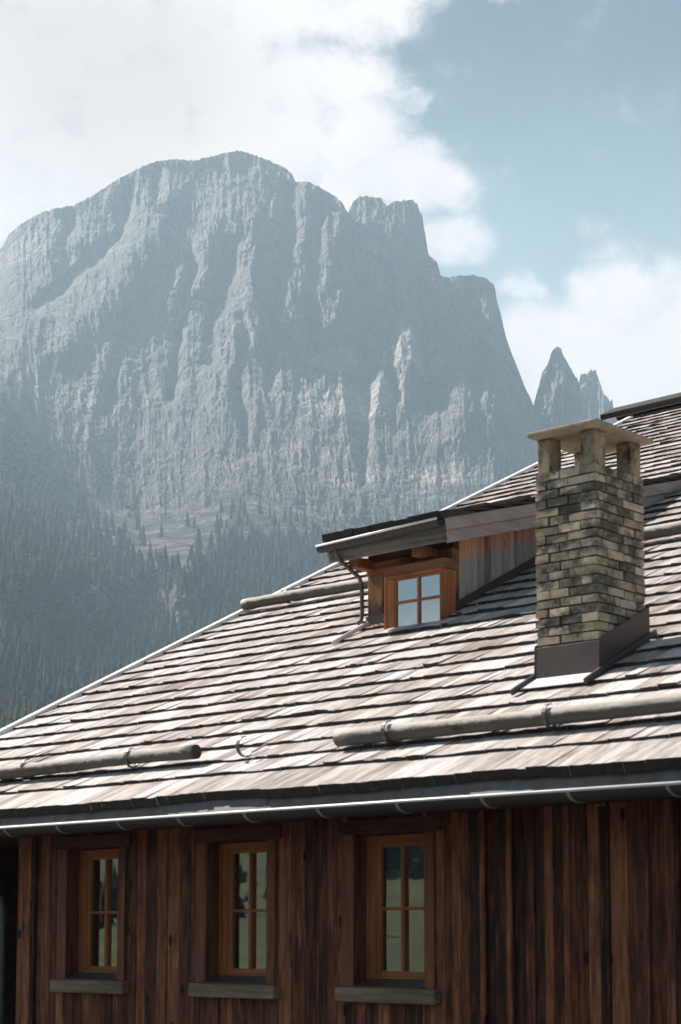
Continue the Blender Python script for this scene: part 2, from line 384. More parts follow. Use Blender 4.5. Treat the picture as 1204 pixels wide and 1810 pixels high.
def build_wall():
    b = MB(); x = XL; rr = random.Random(3)
    while x < XR:
        w = rr.uniform(.06, .155); x1 = min(x + w, XR); dy = rr.uniform(-.007, .007); z0 = -1.75; z1 = 1.02
        cuts = [(z0, z1)]
        for c in WIN:
            if x1 > c - .34 and x < c + .34:
                if x < c - .34 - .02 and x1 > c - .34: x1 = c - .34
                elif x < c + .34 < x1 and x1 - (c + .34) > .02: x1 = c + .34
                cuts = [(z0, -.40), (.76, z1)] if (x + x1) / 2 > c - .34 and (x + x1) / 2 < c + .34 else cuts
        for (a, d) in cuts: b.box(x + .002, x1 - .002, 10 + dy, 10.06, a, d)
        if rr.random() < .35 and len(cuts) == 1 and all(abs((x1) - c) > .56 for c in WIN):
            b.box(x1 - .022, x1 + .022, 9.972 + dy, 10.0 + dy - .001, z0, z1)
        x = x1
    b.build('wall', M_SIDING, house, bevel=.004)
    k = MB()                                                    # structural shell behind the boards
    xs = [XL] + sorted(sum([[c - .342, c + .342] for c in WIN], [])) + [XR]
    for i in range(0, len(xs) - 1):
        if i % 2 == 0: k.box(xs[i], xs[i + 1], 10.062, 10.24, -1.7, 1.0)
        else: k.box(xs[i], xs[i + 1], 10.062, 10.24, -1.7, -.41); k.box(xs[i], xs[i + 1], 10.062, 10.24, .77, 1.0)
    k.box(XL - .03, XL + .15, 10.242, 38.5, -1.7, 1.0); k.box(XR - .15, XR, 10.242, 38.5, -1.7, 1.0); k.box(XL, XR, 38.2, 38.5, -1.7, 1.0)
    k.prism([(10.2, 1.0), (38.5, 1.0), (24.35, 8.0)], 0, XL, XL + .15); k.prism([(10.2, 1.0), (38.5, 1.0), (24.35, 8.0)], 0, XR - .15, XR)
    k.box(XL + .16, XR - .16, 12.2, 12.3, -1.7, 1.9); k.box(XL + .16, XR - .16, 10.25, 12.19, -1.0, -.95)
    k.build('wall_shell', M_SOFFIT, house)
    g = MB(); x = -15.0                                         # the set-back boarded gallery past the corner
    while x < XL - .06:
        x1 = min(x + rr.uniform(.1, .2), XL - .035); g.box(x + .003, x1 - .003, 12.9 + rr.uniform(-.01, .01), 13.0, -1.7, 2.2); x = x1
    g.build('gallery_wall', M_CASING, house, bevel=.004)
    piece('added_sun_screen', M_SOFFIT, house, -15.0, -14.9, 10.05, 13.2, -1.7, 1.0)  # unseen; added to keep the western sun off the gallery boards
    d = MB()
    p = on(4, 1700, (0, 1, 0), 10.15)
    d.tube([(p.x - .5, 10.15, .62), (p.x - .12, 10.15, .40), (p.x - .03, 10.15, .33), (p.x, 10.15, .22), (p.x, 10.15, -1.7)], .035, 12)
    d.build('downpipe', M_DARKMETAL, house, smooth=True)


build_wall()


def build_window(c):
    z0, z1 = -.382, .756; x0, x1 = c - .34, c + .34; yf = 10.14; ys = yf + .012
    fr = MB()                                                   # frame: one ring with a stepped face
    fr.box(x0, x0 + .075, yf, yf + .07, -.345, z1); fr.box(x1 - .075, x1, yf, yf + .07, -.345, z1)
    w = fr.build('window', M_FRAME_Z, house, bevel=.005)
    piece('head_rail', M_FRAME_X, w, x0 + .0755, x1 - .0755, yf + .001, yf + .07, .705, z1)
    piece('bottom_rail', M_FRAME_X, w, x0 + .0755, x1 - .0755, yf + .001, yf + .07, -.345, -.3055)
    for (a, d) in ((x0 + .002, x0 + .018), (x1 - .018, x1 - .002)): piece('frame_bead', M_FRAME_Z, w, a, d, yf - .02, yf - .0005, -.345, z1)
    piece('frame_bead', M_FRAME_X, w, x0 + .019, x1 - .019, yf - .02, yf - .0005, .735, z1)
    for (a, d) in ((x0 + .0755, x0 + .122), (x1 - .122, x1 - .0755)): piece('sash_stile', M_FRAME_Z, w, a, d, ys, ys + .045, -.305, .7045)
    for (a, d) in ((.668, .7045), (-.305, -.264)): piece('sash_rail', M_FRAME_X, w, x0 + .1225, x1 - .1225, ys + .002, ys + .045, a, d)
    piece('mullion', M_FRAME_Z, w, c - .016, c + .018, ys - .010, ys + .04, -.2635, .6675, bevel=.003)
    for (a, d) in ((x0 + .1225, c - .0165), (c + .0185, x1 - .1225)): piece('glazing_bar', M_FRAME_X, w, a, d, ys - .004, ys + .036, .190, .214, bevel=.003)
    piece('pane', M_GLASS, w, x0 + .115, x1 - .115, ys + .020, ys + .026, -.27, .675, bevel=0)
    piece('lintel', M_CASING_X, w, c - .49, c + .505, 9.966, 9.986, z1 + .001, .87, bevel=.004)
    for (a, d) in ((c - .465, x0 - .002), (x1 + .002, c + .435)): piece('casing', M_CASING, w, a, d, 9.979, 9.987, -.38, z1, bevel=.002)
    for a in (x0, x1): piece('reveal', M_CASING, w, a - .001, a + .001, 9.99, yf + .06, -.38, z1 - .003, bevel=0)
    piece('sill', M_SILLWOOD, w, c - .488, c + .478, 9.925, 10.03, -.492, -.383, bevel=.008)
    ms = MB(); ms.prism([(9.965, -.380), (9.965, -.372), (10.145, -.318), (10.145, -.35)], 0, x0 + .004, x1 - .004)
    ms.build('metal_sill', M_BROWNMETAL, w)


for c in WIN: build_window(c)


# --- roof
RX0, RX1, RS = -15.13, -0.2, 16.75


def build_roof():
    rr = random.Random(11); b = MB()
    butts = [0.0] + [.44 + .345 * k for k in range(48)]
    for k, s0 in enumerate(butts):
        if s0 > RS - .1: break
        ex = (butts[k + 1] - s0) if k + 1 < len(butts) else .345
        L = ex + .12; x = RX0 + rr.uniform(-.1, 0); wob = rr.uniform(0, 6)
        while x < RX1:
            w = rr.choice((rr.uniform(.07, .12), rr.uniform(.12, .2), rr.uniform(.16, .26)))
            xa = max(x, RX0) + .0008; xb = min(x + w, RX1) - .0008; x += w
            if xb - xa < .02: continue
            xm = (xa + xb) / 2
            sj = s0 + rr.gauss(0, .005) + .010 * math.sin(xm * 1.3 + wob) + .006 * math.sin(xm * 3.7 + 2 * wob); hj = rr.gauss(0, .0028); th = rr.uniform(.025, .040)
            if k == 0: th = .070 + rr.uniform(0, .006); sj = rr.gauss(0, .005) - .012 + .038 * math.exp(-((xm + 9.7) / .6) ** 2) + .026 * math.exp(-((xm + 7.2) / .6) ** 2) + .012 * math.exp(-((xm + 10.9) / .5) ** 2); hj = rr.gauss(0, .0015)
            if rr.random() < .03: hj += .012
            tw = rr.gauss(0, .0025) if k else 0.0; e = min(sj + L, RS)
            hs = -.038 * (e - sj) / .465 if k else -.03
            cup = rr.gauss(0, .003)
            vs = [(xa, sj, hj - th - tw), (xb, sj + rr.gauss(0, .004), hj - th + tw), (xb, e, hs - .02), (xa, e, hs - .02),
                  (xa, sj, hj - tw), (xb, sj + rr.gauss(0, .004), hj + tw), (xb, e, hs), (xa, e, hs), (xm, sj - .001, hj + cup), (xm, e, hs), (xm, sj - .001, hj + cup - th), (xm, e, hs - .02)]
            b.add(vs, [(0, 3, 11, 10), (10, 11, 2, 1), (4, 8, 9, 7), (8, 5, 6, 9), (0, 10, 8, 4), (10, 1, 5, 8), (1, 2, 6, 5), (2, 11, 9, 6), (11, 3, 7, 9), (3, 0, 4, 7)],
                  [1, 1, 0, 0, 1, 1, 0, 0, 0, 0])
    roof = b.build('roof', [M_SHINGLE, M_SHADED_END], house, ROOF_M)
    d = MB(); d.box(RX0 + .02, RX1, .06, RS - .02, -.20, -.075, m=ROOF_M)
    # far slope of the roof
    M2 = Matrix.Translation(Vector((0, 2 * 24.33 - 9.33, 1.085))) @ Matrix.Rotation(math.pi, 4, 'Z') @ Matrix.Rotation(TH, 4, 'X')
    d.box(-RX1, -RX0 - .02, 0, RS - .02, -.20, -.02, m=M2)
    d.build('roof_deck', M_SOFFIT, house)
    so = MB(); so.box(RX0 + .03, RX1, 9.42, 9.98, .885, .905); so.box(RX0 + .03, XL, 9.99, 12.88, .885, .905)
    so.build('soffit', M_SOFFIT, house)
    v = MB(); v.box(RX0 - .09, RX0 + .012, -.02, RS - .42, -.10, .026); v.build('verge_flashing', M_ZINC, roof, ROOF_M, bevel=.006)
    rc = MB(); x = RX0 - .62; r2 = random.Random(5)
    first = True
    while x < RX1 + .3:
        x1 = x + r2.uniform(2.2, 3.0); j = r2.uniform(-.008, .008)
        rc.box(x + .004, x1, RS - .40, RS + .10, .055 + j, .15 + j, m=ROOF_M)
        rc.box(-x1, -x - .004, RS - .34, RS - .03, .02 + j, .09 + j, m=M2)
        x = x1
    rc.build('ridge_cap', M_SHADED_END, roof, bevel=.01)
    # straps that hold the snow logs
    def strap(X, s):
        st = MB(); pts = []
        for k in range(13):
            a = R(62 + k * (300 - 62) / 12); pts.append((X, s + .082 * math.cos(a), .088 + .082 * math.sin(a)))
        pts += [(X, s + .10, .012), (X, s + .24, .012)]
        st.strip(pts, (1, 0, 0), .034, .009)
        st.build('snow_strap', M_DARKMETAL, roof, ROOF_M, bevel=.002)
    for X in (-14.2, -12.8, -11.38, -10.02, -8.49, -7.03, -5.5, -4.0): strap(X, .79)
    for X in (-14.35, -12.7, -9.55, -8.0, -6.4): strap(X, 6.43)
    return roof


roof = build_roof()


def build_eave():
    a = MB(); a.prism([(9.310, .87), (9.318, .87), (9.400, 1.03), (9.392, 1.03)], 0, RX0 + .02, RX1)
    x = RX0 + .4
    while x < RX1: a.prism([(9.306, .872), (9.313, .872), (9.3945, 1.028), (9.387, 1.028)], 0, x - .006, x + .006); x += .62
    a.build('eave_flashing', M_APRON, house)
    def gutter(parent, x0, x1, yf, zt0, zt1, r, br):
        cy = yf + r; g = MB(); n = 14
        prof = [(cy - r * math.cos(math.pi * k / n), -r * math.sin(math.pi * k / n)) for k in range(n + 1)]
        inn = [(cy - (r - .005) * math.cos(math.pi * k / n), -(r - .005) * math.sin(math.pi * k / n)) for k in range(n, -1, -1)]
        pr = prof + inn; m = len(pr); vs = []
        for (x, zt) in ((x0, zt0), (x1, zt1)): vs += [(x, p[0], p[1] + zt) for p in pr]
        fs = [(i, i + m, (i + 1) % m + m, (i + 1) % m) for i in range(m)]
        for base in (0, m):
            for i in range(n): q = (base + i, base + i + 1, base + m - 2 - i, base + m - 1 - i); fs.append(q if base else q[::-1])
        g.add(vs, fs)
        # closed end
        k0 = len(g.v)
        g.add([(x0 + .002, p[0], p[1] + zt0) for p in prof], [tuple(range(n + 1))])
        go = g.build('gutter', M_GUTTER, parent, smooth=False)
        rm = MB(); rm.tube([(x0, yf, zt0), (x1, yf, zt1)], .0115, 12); rm.build('gutter_bead', M_RIM, go, smooth=True)
        return go, cy
    go, cy = gutter(house, RX0, RX1, 9.25, .916, .916, .072, None)
    for px in (8, 100, 207, 314, 431.5, 561, 700, 850.5, 1003, 1179):
        X = on(px, 1462.5 - px * .066, (0, 1, 0), 9.25).x
        st = MB(); pts = [(X + .012, 9.244, .918)] + [(X - .0 + .05 * (k / 8), cy - .0765 * math.cos(R(6 + k * 14)), .916 - .0765 * math.sin(R(6 + k * 14))) for k in range(9)]
        pts[0] = (X, 9.2445, .925)
        st.strip(pts, (1, 0, 0), .024, .005); st.build('gutter_bracket', M_BRACKET, go)
    for px in (614, 755, 1060, 1070):
        q = on(px, 1452 - (px - 614) * .062, (0, 1, 0), 9.62); kn = MB()
        kn.tube([(q.x, 9.6, .884), (q.x + .01, 9.58, .838)], [.012, .016], 8); kn.build('peg', M_SILLWOOD, house)
    return gutter


gutter_fn = build_eave()


# --- dormer
def build_dormer():
    YF = 13.57; XW, XE = -11.815, -10.69; SL = .28; ED = -10.4; WD = -12.0; YE = 13.06
    zr = lambda y: 4.075 + (y - 13.09) * SL                    # top of the dormer roof
    zm = lambda y: 1.085 + (y - 9.33) * math.tan(TH)            # main roof surface
    b = MB(); rr = random.Random(21)
    y = YF + .10
    while y < 17.3:                                             # east cheek boards
        y1 = y + rr.uniform(.085, .13); d = rr.uniform(-.006, .006); ya, yb = y + .003, y1 - .003
        za, zb = zm(ya) - .1, zm(yb) - .1; ta, tb = zr(ya) - .14, zr(yb) - .14
        if ta - za > .02 and tb - zb > .0:
            vs = [(XE - .03, ya, za), (XE + d, ya, za), (XE + d, yb, zb), (XE - .03, yb, zb), (XE - .03, ya, ta), (XE + d, ya, ta), (XE + d, yb, tb), (XE - .03, yb, tb)]
            b.add(vs, [(0, 3, 2, 1), (4, 5, 6, 7), (0, 1, 5, 4), (1, 2, 6, 5), (2, 3, 7, 6), (3, 0, 4, 7)])
        y = y1
    dor = b.build('dormer', M_CHEEK, house, bevel=.004); b = MB()
    y = YF + .10
    while y < 17.3:                                             # west cheek boards
        y1 = y + rr.uniform(.085, .13); ya, yb = y + .003, y1 - .003
        za, zb = zm(ya) - .1, zm(yb) - .1; ta, tb = zr(ya) - .14, zr(yb) - .14
        if ta - za > .02 and tb - zb > .0:
            vs = [(XW, ya, za), (XW + .03, ya, za), (XW + .03, yb, zb), (XW, yb, zb), (XW, ya, ta), (XW + .03, ya, ta), (XW + .03, yb, tb), (XW, yb, tb)]
            b.add(vs, [(0, 3, 2, 1), (4, 5, 6, 7), (0, 1, 5, 4), (1, 2, 6, 5), (2, 3, 7, 6), (3, 0, 4, 7)])
        y = y1
    b.build('west_cheek', M_CHEEK, dor, bevel=.004)
    for (xa, xb) in ((XW, -11.612), (-10.858, XE)):
        p = MB(); p.box(xa, xb, YF, YF + .10, 3.05, 3.70); p.build('post', M_POST, dor, bevel=.008, seg=2)
    bm = MB(); bm.box(XW - .01, XE + .006, YF - .012, YF + .10, 3.702, 3.835); bm.build('beam', M_BEAM, dor, bevel=.008)
    bb = MB(); bb.box(XW, XE, YF + .01, YF + .09, 3.837, 4.02); bb.build('head_board', M_CASING_X, dor)
    # roof of the dormer: a deck and shingles with stepped side edge
    dk = MB(); th2 = math.atan(SL); DM = Matrix.Translation(Vector((0, YE, zr(YE)))) @ Matrix.Rotation(th2, 4, 'X')
    Ld = (18.4 - YE) / math.cos(th2)
    dk.box(WD + .02, ED - .012, .06, Ld, -.115, -.07, m=DM)
    dk.build('dormer_soffit', M_BEAM, dor)
    sh = MB(); s0 = 0.0; k = 0
    while s0 < Ld:
        x = WD
        while x < ED:
            w = rr.uniform(.09, .22); xa, xb = x + .002, min(x + w, ED + (.02 if k % 2 else .0)) - .002; x += w
            if ED + .02 - xb < .06 : xb = ED + rr.uniform(0, .03); x = ED + 1
            sj = s0 + rr.gauss(0, .008); e = min(s0 + .46, Ld); th = .03 if k else .075; hj = rr.gauss(0, .004)
            hj += .012; vs = [(xa, sj, hj - th), (xb, sj, hj - th), (xb, e, -.062), (xa, e, -.062), (xa, sj, hj), (xb, sj, hj), (xb, e, -.045), (xa, e, -.045)]
            sh.add(vs, [(0, 3, 2, 1), (4, 5, 6, 7), (0, 1, 5, 4), (1, 2, 6, 5), (2, 3, 7, 6), (3, 0, 4, 7)], [1, 0, 1, 1, 0, 1])
        s0 += .345; k += 1
    sh.build('dormer_roof', [M_SHINGLE, M_SHADED_END], dor, DM)
    # verge boards
    for (xa, xb, h0, h1, nm) in ((ED - .03, ED, -.185, -.062, 'barge_board'), (ED - .062, ED - .032, -.305, -.186, 'barge_board')):
        v = MB(); v.box(xa, xb, .03, Ld, h0, h1, m=DM); v.build(nm, M_BOARD_Y, dor, bevel=.004)
    v = MB(); v.box(WD, WD + .03, .03, Ld, -.25, -.062, m=DM); v.build('barge_board', M_BOARD_Y, dor, bevel=.004)
    fa = MB(); fa.box(WD + .04, ED - .034, YE + .07, YE + .10, 3.79, 3.985); fa.build('fascia', M_BOARD_X, dor, bevel=.006)
    for X in (-11.77, -10.93):
        r_ = MB(); r_.box(X - .06, X + .06, YE + .22, YF - .014, 3.74, 3.85); r_.build('rafter_tail', M_BEAM, dor, bevel=.01)
    go, cy = gutter_fn(dor, WD - .02, ED - .04, YE - .06, 3.952, 3.992, .062, None)
    gx = -11.80
    dp = MB(); dp.tube([(gx, cy, 3.93), (gx, cy, 3.86), (gx + .005, cy + .04, 3.80), (-11.80, YF - .15, 3.665), (-11.822, YF - .085, 3.60), (-11.83, YF - .07, 3.30), (-11.835, YF - .08, 3.23), (-11.86, YF - .11, 3.19)], .022, 12)
    dp.build('downpipe', M_DARKMETAL, dor, smooth=True)
    # window: a box frame that stands forward of the posts, down to the shingles
    YW = 13.34; P = lambda px, py: on(px, py, (0, 1, 0), YW)
    x0, x1, z1 = P(678, 1050).x, P(781, 1050).x, P(690, 1018).z; z0 = 3.02; gx0, gx1, gz0, gz1 = P(698, 1050).x, P(776, 1050).x, P(697, 1109).z, P(697, 1026).z
    xm, zc = P(737, 1050).x, P(737, 1059).z; fd = YF - .005
    w = piece('window_frame', M_FRAME_Z, dor, x0, x0 + .035, YW, fd, z0, z1)
    piece('window_frame', M_FRAME_Z, dor, x1 - .03, x1, YW, fd, z0, z1)
    piece('window_rail', M_FRAME_X, dor, x0 + .0355, x1 - .0305, YW + .002, fd, z1 - .035, z1 - .001)
    piece('window_rail', M_FRAME_X, dor, x0 + .0355, x1 - .0305, YW + .002, YW + .07, z0, gz0 - .028)
    piece('window_stile', M_FRAME_Z, dor, x0 + .0355, gx0 - .022, YW + .012, YW + .06, gz0 - .0275, z1 - .0355)
    piece('window_stile', M_FRAME_Z, dor, gx0 - .0215, gx0, YW + .02, YW + .06, gz0 - .0275, z1 - .0355)
    if x1 - .0305 - gx1 > .004: piece('window_stile', M_FRAME_Z, dor, gx1, x1 - .0305, YW + .012, YW + .06, gz0 - .0275, z1 - .0355)
    piece('window_rail', M_FRAME_X, dor, gx0 + .0005, gx1 - .0005, YW + .014, YW + .06, gz1, z1 - .0355)
    piece('window_rail', M_FRAME_X, dor, gx0 + .0005, gx1 - .0005, YW + .014, YW + .06, gz0 - .0275, gz0)
    piece('mullion', M_FRAME_Z, dor, xm - .014, xm + .014, YW + .018, YW + .055, gz0 + .0005, gz1 - .0005, bevel=.003)
    piece('glazing_bar', M_FRAME_X, dor, gx0 + .0005, xm - .0145, YW + .022, YW + .055, zc - .013, zc + .013, bevel=.003)
    piece('glazing_bar', M_FRAME_X, dor, xm + .0145, gx1 - .0005, YW + .022, YW + .055, zc - .013, zc + .013, bevel=.003)
    piece('window_pane', M_GLASS, dor, gx0 - .01, gx1 + .002, YW + .038, YW + .044, gz0 - .01, gz1 + .01, bevel=0)
    piece('header', M_BEAM, dor, x0 - .02, x1 + .02, YW + .02, fd, z1 + .0005, 3.70)
    rm = MB(); rm.box(XW + .04, XE - .04, YF + .7, YF + .75, 2.9, 4.1); rm.build('room_wall', M_INSIDE, dor)
    # flashings at the foot
    for (xa, xb, h) in ((XW - .015, -11.50, .075), (-10.87, XE + .02, .11)):
        fl = MB(); fl.prism([(YF - .012, zm(YF) - .05), (YF - .004, zm(YF) - .05), (YF - .004, zm(YF) + h), (YF - .012, zm(YF) + h)], 0, xa, xb)
        fl.build('foot_flashing', M_BROWNMETAL, dor)
    f2 = MB(); f2.box(XW + .02, XW + .034, 4.10, 4.72, -.01, .035, m=ROOF_M);
    f2.build('apron_flashing', M_ZINC, dor)
    f3 = MB(); yy = [YF - .02, 17.2]
    f3.add([(XE + .012, yy[0], zm(yy[0]) - .02), (XE + .012, yy[1], zm(yy[1]) - .02), (XE + .012, yy[1], zm(yy[1]) + .085), (XE + .012, yy[0], zm(yy[0]) + .085),
            (XE + .016, yy[0], zm(yy[0]) - .02), (XE + .016, yy[1], zm(yy[1]) - .02), (XE + .016, yy[1], zm(yy[1]) + .085), (XE + .016, yy[0], zm(yy[0]) + .085)],
           [(0, 1, 2, 3), (7, 6, 5, 4), (0, 4, 5, 1), (3, 2, 6, 7), (0, 3, 7, 4), (1, 5, 6, 2)])
    f3.build('cheek_flashing', M_BROWNMETAL, dor)


build_dormer()


# --- chimney
def build_chimney():
    x0, x1, y0, y1, zt = -7.932, -7.372, 11.12, 11.79, 3.60; rr = random.Random(9); b = MB(); ch = .0722
    zs = 1.75; k = 0; j = lambda s=.003: rr.gauss(0, s)
    zz = zt
    while zz > zs:
        a, d = zz - ch + .010, zz - .002; A = k % 2 == 0; t = .1; g = .0085
        cx, cyy = (.135, .30) if A else (.25, .14)              # the corner brick
        o = lambda: rr.uniform(-.002, .010)
        b.box(x1 - cx, x1 + o(), y0 - o(), y0 + cyy, a, d)
        xs = [x0, x0 + (.225 if A else .11) + j(), x1 - cx]      # south face
        if A: xs = [x0, x0 + .22 + j(.006), x1 - cx]
        else: xs = [x0, x0 + .11 + j(.006), x1 - cx]
        for i in range(len(xs) - 1): b.box(xs[i] + (g if i else -o()), xs[i + 1] - g, y0 - o(), y0 + t, a + j(.001), d + j(.001))
        ys = [y0 + cyy, y0 + cyy + .232 + j(.006), y1] if A else [y0 + cyy, y0 + cyy + .235 + j(.006), y1]
        for i in range(len(ys) - 1): b.box(x1 - t, x1 + o(), ys[i] + g, ys[i + 1] - (g if i == 0 else 0), a + j(.001), d + j(.001))
        xs = [x0, x0 + .12 + (.1 if A else 0), x1 - .23 + (.1 if A else 0), x1 - t - g]
        for i in range(3): b.box(xs[i] + g, xs[i + 1] - g, y1 - t, y1 + o(), a, d)
        ys = [y0 + t, y0 + .3 + (.1 if A else 0), y1 - t]
        for i in range(2): b.box(x0 - o(), x0 + t, ys[i] + g, ys[i + 1] - g, a, d)
        zz -= ch; k += 1
    # soften: every brick is slightly out of square
    r2 = random.Random(2); b.v = [(p[0] + r2.gauss(0, .002), p[1] + r2.gauss(0, .002), p[2] + r2.gauss(0, .0026)) for p in b.v]
    chim = b.build('chimney', M_BRICK, house, bevel=.008, seg=2)
    m = MB(); m.box(x0 + .011, x1 - .011, y0 + .011, y1 - .011, 1.7, zt - .012); m.build('mortar', M_MORTAR, chim)
    for (xa, ya) in ((x0 + .012, y0 + .008), (x1 - .142, y0 + .008), (x1 - .142, y1 - .158), (x0 + .012, y1 - .158)):
        p = MB(); p.box(xa, xa + .134, ya, ya + .15, zt - .002, 3.876)
        p.v = [(v[0] + random.gauss(0, .003), v[1] + random.gauss(0, .003), v[2]) for v in p.v]
        p.build('pillar', M_PLASTER, chim, bevel=.012, seg=3)
    c = MB(); c.box(x0 - .012 - .0, x1 + .082, y0 - .10, y1 + .045, 3.878, 3.917)
    co = c.build('chimney_cap', M_CAP, chim, bevel=.012, seg=3)
    # brown metal flashing round the foot
    zm = lambda y: 1.085 + (y - 9.33) * math.tan(TH); o = .016
    f = MB(); th = .004; yS = y0 - .025
    f.prism([(yS, zm(yS) - .05), (yS + th, zm(yS) - .05), (y0 - .009 + th, zm(y0) + .245), (y0 - .009, zm(y0) + .245)], 0, x0 - o, x1 + o)
    def side(X):
        P = [(yS - .002, zm(yS) - .05), (y1 + .03, zm(y1 + .03) - .05), (y1 + .03, zm(y1) + .265), (y0 - .012, zm(y0) + .262)]
        f.prism(P, 0, X, X + th)
    side(x1 + o + .001); side(x0 - o - .005)
    f.prism([(y1 + .03, zm(y1) - .05), (y1 + .034, zm(y1) - .05), (y1 + .034, zm(y1) + .27), (y1 + .03, zm(y1) + .27)], 0, x0 - o - .004, x1 + o + .004)
    f.build('flashing', M_BROWNMETAL, chim, bevel=.003)
    s_ = (yS - 9.33) / math.cos(TH)
    a = MB(); a.box(x0 - .015, x1 + .015, s_ - .20, s_ + .02, .004, .012, m=ROOF_M); a.build('apron', M_ZINC, chim)
    piece('apron_edge', M_BROWNMETAL, chim, x0 - .045, x0 - .018, s_ - .30, s_ + .05, -.005, .042, m=ROOF_M)
    piece('apron_edge', M_BROWNMETAL, chim, x1 + .017, x1 + .045, s_ - .22, s_ + .9, -.005, .042, m=ROOF_M)


build_chimney()


# --- snow guard logs: each lies loose in its straps
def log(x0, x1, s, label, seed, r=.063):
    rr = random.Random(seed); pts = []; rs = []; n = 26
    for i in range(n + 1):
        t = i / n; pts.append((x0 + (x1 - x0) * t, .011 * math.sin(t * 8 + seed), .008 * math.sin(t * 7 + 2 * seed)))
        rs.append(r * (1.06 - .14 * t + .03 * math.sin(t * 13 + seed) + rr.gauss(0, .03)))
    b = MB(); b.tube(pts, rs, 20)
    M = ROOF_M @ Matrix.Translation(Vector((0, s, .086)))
    b.m[-2:] = [1, 1]; o = b.build('snow_guard_log', [M_LOG, M_SHADED_END], None, M, smooth=True)
    for q in list(o.data.polygons)[-2:]: q.use_smooth = False
    tag(o, label, 'log', 'snow guard logs lying across the shingle roof')
    return o


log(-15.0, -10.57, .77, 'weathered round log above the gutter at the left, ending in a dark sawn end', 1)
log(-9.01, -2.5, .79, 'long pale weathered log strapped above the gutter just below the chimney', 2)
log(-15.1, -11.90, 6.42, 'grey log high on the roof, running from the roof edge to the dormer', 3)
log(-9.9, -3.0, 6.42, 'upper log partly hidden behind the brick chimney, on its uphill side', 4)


# ------------------------------------------------------------------ terrain
def vnoise(x, y, seed):
    """smooth value noise on numpy arrays"""
    xi = np.floor(x).astype(np.int64); yi = np.floor(y).astype(np.int64); xf = x - xi; yf = y - yi
    def h(a, b):
        v = (a * 374761393 + b * 668265263 + seed * 974634541) & 0xFFFFFFFF
        v = ((v ^ (v >> 13)) * 1274126177) & 0xFFFFFFFF
        return ((v ^ (v >> 16)) & 0xFFFF) / 65535.0
    u = xf * xf * xf * (xf * (xf * 6 - 15) + 10); w = yf * yf * yf * (yf * (yf * 6 - 15) + 10)
    return (h(xi, yi) * (1 - u) + h(xi + 1, yi) * u) * (1 - w) + (h(xi, yi + 1) * (1 - u) + h(xi + 1, yi + 1) * u) * w


def fbm(x, y, seed, oct=5, gain=.5):
    s = 0; a = 1; tot = 0
    for k in range(oct): s = s + a * vnoise(x * 2 ** k, y * 2 ** k, seed + k * 17); tot += a; a *= gain
    return s / tot


def ridged(x, y, seed, oct=5, gain=.5):
    s = 0; a = 1; tot = 0
    for k in range(oct):
        n = 1 - np.abs(2 * vnoise(x * 2 ** k, y * 2 ** k, seed + k * 31) - 1); s = s + a * n * n; tot += a; a *= gain
    return s / tot


def seg_dist(px, py, line):
    best = np.full(px.shape, 1e9)
    for (ax, ay), (bx, by) in zip(line[:-1], line[1:]):
        dx, dy = bx - ax, by - ay; t = np.clip(((px - ax) * dx + (py - ay) * dy) / (dx * dx + dy * dy), 0, 1)
        best = np.minimum(best, np.hypot(px - ax - t * dx, py - ay - t * dy))
    return best


def sstep(a, b, v):
    t = np.clip((v - a) / (b - a), 0, 1); return t * t * (3 - 2 * t)


def world_of(u, v, d):
    """a place on the mountain: u, v are its bearing and slope (thousandths of the view's focal length), d its distance ahead"""
    r = FW3[None, :] + RT[None, :] * ((u - X0) / F_PX).reshape(-1, 1) - UP3[None, :] * ((v - Y0) / F_PX).reshape(-1, 1)
    return r * (d.reshape(-1, 1) / (r @ FWH).reshape(-1, 1))


def grid_object(name, P, nu, nv, mat):
    me = bpy.data.meshes.new(name); nf = (nu - 1) * (nv - 1)
    me.vertices.add(nu * nv); me.vertices.foreach_set('co', P.astype(np.float32).ravel())
    i = np.arange(nv - 1)[:, None] * nu + np.arange(nu - 1)[None, :]
    q = np.stack([i, i + nu, i + nu + 1, i + 1], -1).reshape(-1, 4)
    me.loops.add(nf * 4); me.loops.foreach_set('vertex_index', q.ravel().astype(np.int32))
    me.polygons.add(nf); me.polygons.foreach_set('loop_start', np.arange(0, nf * 4, 4, dtype=np.int32)); me.polygons.foreach_set('loop_total', np.full(nf, 4, dtype=np.int32))
    me.polygons.foreach_set('use_smooth', np.ones(nf, dtype=bool))
    me.update(); me.validate(); me.materials.append(mat)
    o = bpy.data.objects.new(name, me); COL.objects.link(o); return o


